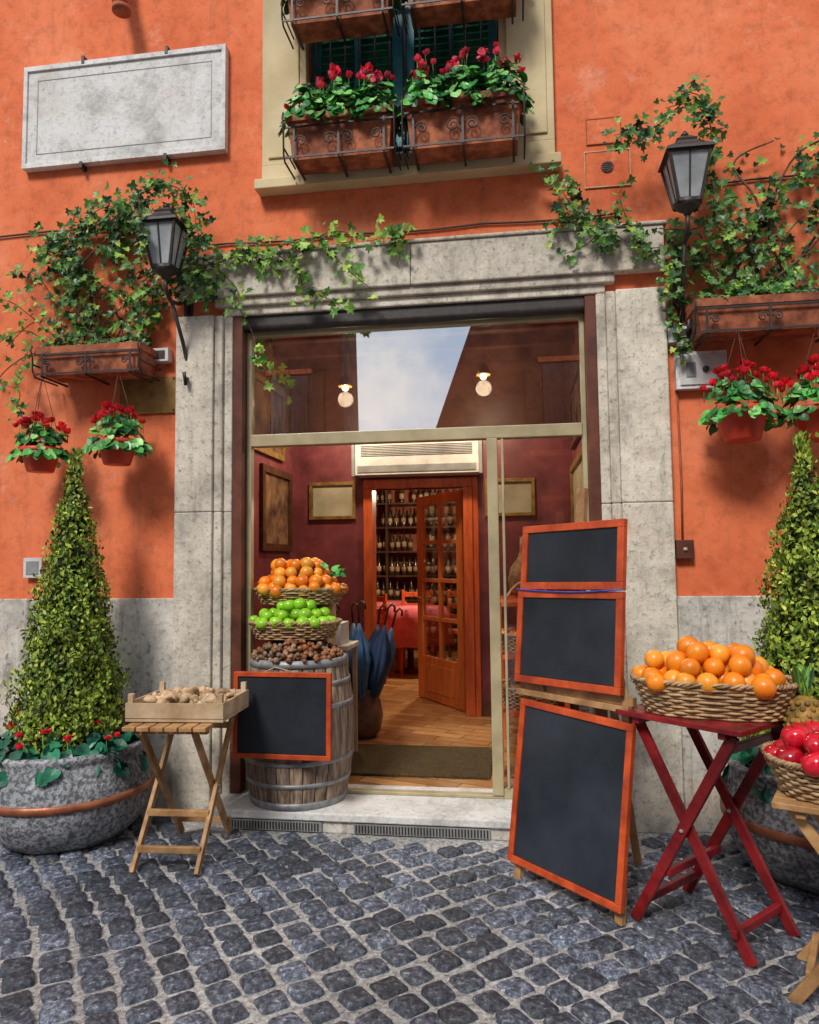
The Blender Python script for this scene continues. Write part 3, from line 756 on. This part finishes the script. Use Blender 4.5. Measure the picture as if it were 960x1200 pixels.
# ------------------------------------------------------------------ barrel + fruit
bx,by=-1.22,.0; BZ=.106
e=B("wine_barrel")
Hb=.775
def brad(t): return .258+.047*math.sin(math.pi*t)
NS=26
for s_ in range(NS):
    a0=2*math.pi*s_/NS; a1=2*math.pi*(s_+1)/NS; vs=[];fs=[]
    cols=[(a0+.006,-.002),(a0+.02,.003),((a0+a1)/2,.0045),(a1-.02,.003),(a1-.006,-.002)]
    rows=14
    off=gs(.0015)
    for i in range(rows+1):
        t=i/rows
        for a,o in cols:
            r_=brad(t)+o+off; vs.append((bx+r_*math.cos(a),by+r_*math.sin(a),BZ+Hb*t))
    for i in range(rows):
        for k in range(4): fs.append((i*5+k,i*5+k+1,(i+1)*5+k+1,(i+1)*5+k))
    e.add(vs,fs,OAK,True)
e.lathe([(brad(i/14)-.006,Hb*i/14) for i in range(15)],(bx,by,BZ),SOIL,40)
e.lathe([(.001,0),(.245,.001)],(bx,by,BZ+Hb-.02),OAK,40)
for t0,t1 in ((.0,.05),(.15,.18),(.30,.33),(.67,.70),(.82,.85),(.945,1.0)):
    e.lathe([(brad(t0)+.002,Hb*t0),(brad(t0)+.008,Hb*t0),(brad(t1)+.008,Hb*t1),(brad(t1)+.002,Hb*t1)],(bx,by,BZ),GALV,56)
e.obj()
top=BZ+Hb
b=B("chestnut_heap"); M=frame((bx+.0,by-.03,top-.02))
for i in range(520):
    a=U(0,6.283); r=math.sqrt(R.random())*.25; z=U(0,1)*(.12*(1-(r/.27)**2))+.01
    b.ball((r*math.cos(a),r*math.sin(a),z+.01),U(.012,.018),CHES if R.random()<.75 else OAK,8,5,.75,0,M)
b.obj()
b=B("green_apple_basket"); b.box(-.16,.16,-.06,.14,-.15,-.005,PALE,frame((bx-.03,by+.06,top+.155)))
M=wicker(b,(bx-.03,by+.03,top+.10),.25,.17,.080,0.05); pile(b,M,.25,.165,.085,.037,3,APP,.22,.92,step=.24); b.obj()
b=B("orange_basket"); b.box(-.17,.17,-.02,.14,-.34,-.005,PALE,frame((bx-.05,by+.24,top+.325)))
M=wicker(b,(bx-.05,by+.20,top+.285),.262,.18,.075,0.0); pile(b,M,.27,.18,.08,.038,4,ORG,0,.95,m2=GRAP,step=.15)
for k in range(16): leaf(b,M@Vector((U(.06,.24),U(-.1,.12),.15+U(0,.06))),(gs(.5),-.6,.8),(gs(1),gs(1),-.2),.07,OVAL,CYCL)
b.obj()

def board(b,M,x0,x1,z0,z1,fw=.03,y=0,fm=REDF):
    b.box(x0+fw,x1-fw,y-.010,y+.004,z0+fw,z1-fw,SLATE,M)
    b.box(x0,x1,y-.018,y+.008,z0,z0+fw,fm,M); b.box(x0,x1,y-.018,y+.008,z1-fw,z1,fm,M)
    b.box(x0,x0+fw,y-.0175,y+.0075,z0+fw,z1-fw,fm,M); b.box(x1-fw,x1,y-.0175,y+.0075,z0+fw,z1-fw,fm,M)
b=B("small_chalkboard"); M=Matrix.Translation(Vector((-1.475,-.325,.395)))@Matrix.Rotation(rad(-2),4,'Z')@Matrix.Rotation(rad(-1.5),4,'X')
board(b,M,0,.53,0,.44,.024); b.tube([M@Vector((.12,.0,.42)),(bx-.05,by-.27,top-.03),M@Vector((.42,.0,.42))],.003,PALE,4); b.obj(None,.003)
b=B("chalkboard_easel")
r=Vector((.42,-.39,0)).normalized(); nb=Vector((-r.y,r.x,0)); ln=.115
up=(nb*ln+Vector((0,0,1))).normalized(); yy=up.cross(r)
M=Matrix(((r.x,yy.x,up.x,-.05),(r.y,yy.y,up.y,-.70),(r.z,yy.z,up.z,.012),(0,0,0,1)))
M2=M@Matrix.Rotation(rad(2.2),4,'Y')
board(b,M2,-.01,.575,.075,.775,.029)
M3=M@Matrix.Rotation(rad(-1),4,'Y')
board(b,M3,.0,.565,.845,1.255,.031,-.012)
board(b,M3,.005,.56,1.262,1.555,.033,-.004)
b.tube([M3@Vector((-.005+.575*i/12,-.036,1.262-.012*math.sin(i/12*math.pi))) for i in range(13)],.004,mat("blue_cord",(.05,.12,.6),(.03,.08,.45),20,.6),5)
for x in (.01,.53): b.box(x,x+.035,.012,.04,0,.82,PINE,M)
b.box(-.01,.58,-.02,.012,.79,.815,PINE,M); b.box(-.01,.58,.012,.04,.815,.85,PINE,M)
b.box(.255,.30,.012,.04,.85,1.72,PINE,M); b.box(.12,.145,.012,.035,.60,.85,PINE,M)
b.bar(M@Vector((.03,.026,.80)),M@Vector((.26,.026,1.5)),.03,.02,PINE); b.bar(M@Vector((.55,.026,.80)),M@Vector((.30,.026,1.5)),.03,.02,PINE)
f=M@Vector((.28,.55,0)); f.z=.015
b.bar(M@Vector((.28,.05,1.55)),f,.035,.025,PINE)
b.obj(None,.003)

def ftable(name,cx,cy,ang,w,d,h,m,lw=.036):
    b=B(name); M=frame((cx,cy,.012),ang)
    P=lambda x,y,z: M@Vector((x,y,z))
    for s_,yy_ in ((-1,d/2-.03),(1,d/2-.03)):
        y=s_*yy_
        b.bar(P(-w/2,y,0),P(w/2-.02,y,h-.03),lw,.02,m,ref=M.to_3x3()@Vector((0,1,0)))
        y2=y-s_*.024
        b.bar(P(w/2,y2,0),P(-w/2+.02,y2,h-.03),lw,.02,m,ref=M.to_3x3()@Vector((0,1,0)))
        b.ball(P(-.005,y-.012*s_-.024,h*.49),.008,GREY,8,5)
    for x,z in ((-w/2+.05,.09),(w/2-.05,.09),(-w/2+.15,.22),(w/2-.06,h-.09)):
        b.bar(P(x,-d/2+.03,z),P(x,d/2-.03,z),.022,.03,m,ref=(0,0,1))
    n=6; st=(d+.04)/n
    for k in range(n):
        y0=-d/2-.02+k*st; b.box(-w/2-.03,w/2+.03,y0+.004,y0+st-.004,h-.02,h,m,M)
    for s_ in (-1,1): b.box(s_*(w/2-.05)-.015,s_*(w/2-.05)+.015,-d/2,d/2,h-.045,h-.0205,m,M)
    return b
b=ftable("wooden_folding_table",-1.60,-.60,rad(93),.50,.36,.655,PINE); b.obj(None,.003)
b=B("mushroom_crate"); M=frame((-1.59,-.60,.672),rad(3))
b.box(-.235,.235,-.19,.19,0,.012,PALE,M)
for y in (-.19,.182): b.box(-.235,.235,y,y+.008,.016,.085,PALE,M)
for x in (-.235,.227): b.box(x,x+.008,-.182,.182,.016,.085,PALE,M)
for sx in (-1,1):
    for sy in (-1,1): b.box(sx*.215-.012,sx*.215+.012,sy*.17-.012,sy*.17+.012,.012,.125,PALE,M)
for i in range(95):
    x,y=U(-.20,.20),U(-.155,.155); z=.055+U(0,.045)*(1-(x/.3)**2)
    Mm=M@Matrix.Translation(Vector((x,y,z)))@Matrix.Rotation(U(0,2.6),4,Vector((U(-1,1),U(-1,1),.1)))
    s=U(.7,1.2)
    b.lathe([(.010*s,-.03*s),(.008*s,-.005*s),(.024*s,-.006*s),(.028*s,.002*s),(.024*s,.014*s),(.012*s,.021*s),(.001,.023*s)],(0,0,0),MUSH,10,True,Mm)
b.obj()
b=ftable("red_folding_table",.72,-1.03,rad(-44),.45,.42,.80,REDW,.04); b.obj(None,.003)
b=B("orange_basket"); M=wicker(b,(.74,-1.05,.818),.285,.175,.115,rad(-14)); pile(b,M,.285,.175,.125,.041,3,ORG,0,.95,m2=GRAP,seg=18,step=.22); b.obj()
b=ftable("wooden_stool",1.09,-1.46,rad(-25),.44,.34,.62,PINE); b.obj(None,.003)
b=B("red_apple_basket"); M=wicker(b,(1.07,-1.42,.64),.25,.18,.10,rad(-8)); pile(b,M,.25,.18,.11,.042,2,RAP,.22,.92,seg=18); b.obj()
b=B("pineapple"); M=frame((1.02,-1.20,.70))@Matrix.Rotation(rad(-6),4,'X')
b.lathe([(.02,0),(.055,.02),(.07,.08),(.068,.14),(.045,.19),(.015,.205)],(0,0,0),PINEA,20,True,M)
for i in range(9):
    for k in range(11):
        a=k*.571+i*.285; z=.02+i*.02; rr_=.066*math.sin(min(1,(z+.03)/.09)*math.pi/2)*(1 if z<.13 else (1-(z-.13)*4)); b.ball((rr_*math.cos(a),rr_*math.sin(a),z),.011,PINEA,6,4,1,0,M)
for i in range(40):
    a=U(0,6.28); t=U(.2,1); leaf(b,M@Vector((0,0,.19)),(math.cos(a),math.sin(a),.4),Vector((math.cos(a)*(1-t)*.9,math.sin(a)*(1-t)*.9,t+.2)),.08+.06*t,[(x_*.6,y_) for x_,y_ in OVAL],IVYL if R.random()<.5 else CYCL,.1)
b.obj()

# ------------------------------------------------------------------ interior things
def picture(name,M,w_,h_,fm,pm,fw=.03):
    b=B(name); b.box(fw,w_-fw,-.008,0,fw,h_-fw,pm,M)
    b.box(0,w_,-.03,0,0,fw,fm,M); b.box(0,w_,-.03,0,h_-fw,h_,fm,M); b.box(0,fw,-.0295,0,fw,h_-fw,fm,M); b.box(w_-fw,w_,-.0295,0,fw,h_-fw,fm,M); b.obj(None,.003)
picture("framed_certificate",frame((-1.79,2.197,1.78)),.42,.33,GOLD,PAPER); picture("framed_certificate",frame((-.24,2.197,1.78)),.42,.32,GOLD,PAPER)
ML=Matrix.Translation(Vector((-1.947,1.35,1.50)))@Matrix.Rotation(rad(90),4,'Z')
picture("framed_painting",ML,.75,.68,FRM,PAINTG,.06)
picture("framed_painting",Matrix.Translation(Vector((-1.947,1.1,2.26)))@Matrix.Rotation(rad(90),4,'Z'),.8,.6,GOLD,PAINTG,.05)
MR=Matrix.Translation(Vector((.497,2.1,1.62)))@Matrix.Rotation(rad(-90),4,'Z')
picture("framed_painting",MR,1.2,.55,GOLD,PAPER,.05)
picture("framed_painting",Matrix.Translation(Vector((.497,2.0,2.3)))@Matrix.Rotation(rad(-90),4,'Z'),1.1,.5,FRM,PAINTG,.05)
b=B("air_conditioner"); b.box(-1.33,-.28,1.98,2.199,2.14,2.42,WHITE); b.box(-1.31,-.30,1.972,1.979,2.16,2.22,GREY)
for k in range(7): b.box(-1.28,-.33,1.972,1.9795,2.30+k*.014,2.306+k*.014,GREY)
b.box(-1.36,-1.332,1.97,2.199,2.13,2.43,GREY); b.box(-.278,-.25,1.97,2.199,2.13,2.43,GREY); b.obj(None,.01)
for x,y,z in ((-1.30,1.5,2.78),(-.21,1.5,2.82),(-.8,4.4,2.4)):  # third pendant and its light are added, unseen, to brighten the dining room
    b=B("pendant_lamp"); b.tube([(x,y,z+.1),(x,y,3.2 if y<2.3 else 3.1)],.004,IRON,5)
    b.lathe([(.02,.10),(.03,.09),(.045,.05),(.055,.01),(.053,.01),(.04,.05),(.02,.09)],(x,y,z),GOLD,20); b.ball((x,y,z),.026,BULB,14,9); b.obj()
    l=bpy.data.lights.new("pendant_light",'POINT'); l.energy=40 if y<3 else 130; l.color=(1,.80,.56); l.shadow_soft_size=.06
    o=bpy.data.objects.new("pendant_light",l); o.location=(x,y,z-.09); scene.collection.objects.link(o)
b=B("doormat"); b.box(-1.22,-.17,.42,1.12,.1005,.116,MATM); b.obj(None,.004)
b=B("umbrella_stand"); b.lathe([(.09,0),(.13,.05),(.15,.16),(.13,.27),(.10,.33),(.12,.36),(.115,.36),(.09,.32)],(-1.15,1.4,.1),VASEM,28)
for k in range(7):
    a=k*.897+.3; x,y=-1.15+.05*math.cos(a),1.4+.05*math.sin(a)
    pr=[(.010,.0),(.022,.12),(.050,.36),(.072,.50),(.060,.60),(.030,.70),(.008,.77)]
    sc_=U(.88,1.08)
    vs=Matrix.Translation(Vector((x,y,.24)))@Matrix.Rotation(.26*math.cos(a),4,'Y')@Matrix.Rotation(-.22*math.sin(a),4,'X')@Matrix.Scale(sc_,4)
    ph=U(0,6)
    b.lathe(pr,(0,0,0),(BLUECL,NAVYCL,BLUECL,GREY,NAVYCL,BLUECL,NAVYCL)[k],24,True,vs,mod=lambda q,z:1+.38*math.cos(8*q+ph+z*2)*(1 if z<.7 else .2))
    b.tube([vs@Vector((0,0,.76)),vs@Vector((0,0,.90)),vs@Vector((.025,0,.94)),vs@Vector((.05,0,.92)),vs@Vector((.055,0,.88))],.009,FRM,6)
b.obj()
b=B("side_table"); b.box(-1.55,-1.08,.62,.95,.83,.86,WHCL)
for x in (-1.53,-1.12):
    for y in (.64,.91): b.box(x,x+.03,y,y+.03,.1,.83,PALE)
b.box(-1.52,-1.10,.612,.619,.70,.83,FRM); b.box(-1.40,-1.14,.68,.9,.86,1.0,WHITE); b.obj(None,.003)
def bottle(b,x,y,z,s=1.0):
    b.lathe([(.036*s,0),(.037*s,.02),(.037*s,.18*s),(.014*s,.23*s),(.013*s,.30*s)],(x,y,z),BOT,9)
    b.lathe([(.0375*s,.06*s),(.0375*s,.14*s)],(x,y,z),LABEL,9)
b=B("wine_shelf")
for z in [.1+.36*k for k in range(8)]: b.box(-3.3,.6,6.6,6.95,z,z+.025,FRM)
for x in (-3.3,-2.6,-1.9,-1.2,-.5,.2): b.box(x,x+.03,6.598,6.952,.1,2.7,FRM)
for k in range(7):
    x=-3.2
    while x<.1:
        if R.random()<.9: bottle(b,x,6.7,.125+.36*k,U(.85,1.05))
        x+=U(.085,.11)
b.obj()
b=B("wine_shelf")
for z in [.1+.36*k for k in range(8)]: b.box(-2.95,-2.4,3.2,5.2,z,z+.025,FRM)
for y in (3.2,4.2,5.17): b.box(-2.952,-2.398,y,y+.03,.1,2.7,FRM)
for k in range(7):
    y=3.28
    while y<5.1:
        bottle(b,-2.5,y,.125+.36*k,U(.85,1.05)); y+=U(.09,.12)
b.obj()
def dtable(x,y):
    b=B("dining_table"); b.lathe([(.40,-.02),(.42,-.02),(.42,0),(.01,0.002)],(x,y,.86),WHCL,28)
    b.lathe([(.50,-.42),(.44,-.1),(.42,.005),(.01,.007)],(x,y,.86),PINKCL,40,True,mod=lambda q,z:1+(.06*math.cos(10*q) if z<-.05 else 0))
    b.lathe([(.2,0),(.04,.05),(.035,.74)],(x,y,.1),FRM,12); b.obj()
def chair(x,y,a):
    b=B("dining_chair"); M=frame((x,y,.1),a)
    b.box(-.2,.2,-.2,.2,.43,.47,DOORR,M)
    for sx in (-.18,.18):
        b.box(sx-.018,sx+.018,-.198,-.16,0,.43,DOORR,M); b.box(sx-.018,sx+.018,.16,.198,0,.95,DOORR,M)
    for z in (.58,.72,.86): b.box(-.16,.16,.17,.19,z,z+.06,DOORR,M)
    b.obj(None,.004)
dtable(-1.25,4.6); chair(-1.62,3.6,rad(170)); chair(-1.85,4.6,rad(90)); dtable(-1.9,5.8); chair(-1.55,4.2,rad(160)); chair(-1.3,5.3,rad(200)); chair(-.9,4.9,rad(-60))
b=B("wicker_flask"); b.lathe([(.06,0),(.095,.04),(.11,.12),(.09,.2),(.04,.27),(.024,.33),(.022,.42)],(.06,1.2,1.15),WICK,24,mod=lambda q,z:1+.03*math.cos(14*q+z*160))
b.obj()
b=B("display_stand")
for x in (-.12,.28):
    for y in (.5,1.4): b.box(x,x+.03,y,y+.03,.1,1.14,DOORR)
for z in (.45,.80,1.12): b.box(-.123,.313,.5,1.43,z,z+.025,DOORR)
M=wicker(b,(.08,.75,.83),.19,.2,.10); pile(b,M,.17,.17,.09,.04,1,ORG)
M=wicker(b,(.08,.75,.48),.19,.2,.12); pile(b,M,.17,.17,.11,.038,1,CHES)
b.tube([(.08+.19*math.cos(math.pi*i/16),.75,.93+.34*math.sin(math.pi*i/16)) for i in range(17)],.009,WICK,6)
b.obj(None,.0)

# ------------------------------------------------------------------ light
wd=bpy.data.worlds.new("World"); scene.world=wd; wd.use_nodes=True; nt=wd.node_tree; nt.nodes.clear()
out=N(nt,"ShaderNodeOutputWorld"); bg=N(nt,"ShaderNodeBackground"); bg.inputs[1].default_value=.145
sky=N(nt,"ShaderNodeTexSky"); sky.sky_type='NISHITA'; sky.sun_disc=False; sky.sun_elevation=rad(46); sky.sun_rotation=rad(198)
tc=N(nt,"ShaderNodeTexCoord"); cn=N(nt,"ShaderNodeTexNoise"); cn.inputs['Scale'].default_value=5.5; cn.inputs['Detail'].default_value=6; cn.inputs['Roughness'].default_value=.6; L(nt,tc.outputs['Generated'],cn.inputs['Vector'])
f=ramp(nt,cn.outputs[0],[(.40,0.0),(.62,1.0)])
L(nt,mix(nt,mix(nt,sky.outputs[0],(3.4,4.2,5.3),.65),(7.6,7.6,7.6),f),bg.inputs[0]); L(nt,bg.outputs[0],out.inputs[0])
sl=bpy.data.lights.new("sun",'SUN'); sl.energy=2.8; sl.angle=rad(14); sl.color=(1,.95,.88)
so=bpy.data.objects.new("sun",sl); scene.collection.objects.link(so)
dirv=Vector((.30,1.0,-1.05)).normalized(); so.rotation_euler=dirv.to_track_quat('-Z','Y').to_euler(); so.location=(-3,-8,10)
# ------------------------------------------------------------------ camera
cam=bpy.data.cameras.new("camera"); co=bpy.data.objects.new("camera",cam); scene.collection.objects.link(co); scene.camera=co
yaw,pitch,roll=rad(8.24),rad(3.96),rad(-.64)
cp,sp,cr,sr,cy,sy=math.cos(pitch),math.sin(pitch),math.cos(roll),math.sin(roll),math.cos(yaw),math.sin(yaw)
def yw(v): return Vector((cy*v[0]-sy*v[1],sy*v[0]+cy*v[1],v[2]))
rt=yw((cr,-sp*sr,cp*sr)); upv=yw((-sr,-sp*cr,cp*cr)); fw=yw((0,cp,sp))
co.matrix_world=Matrix(((rt.x,upv.x,-fw.x,0),(rt.y,upv.y,-fw.y,-4),(rt.z,upv.z,-fw.z,1.4),(0,0,0,1)))
cam.sensor_width=36; cam.sensor_fit='AUTO'; cam.lens=846/1200*36; cam.clip_start=.05; cam.clip_end=500
scene.view_settings.view_transform='Standard'; scene.view_settings.look='None'; scene.view_settings.exposure=0
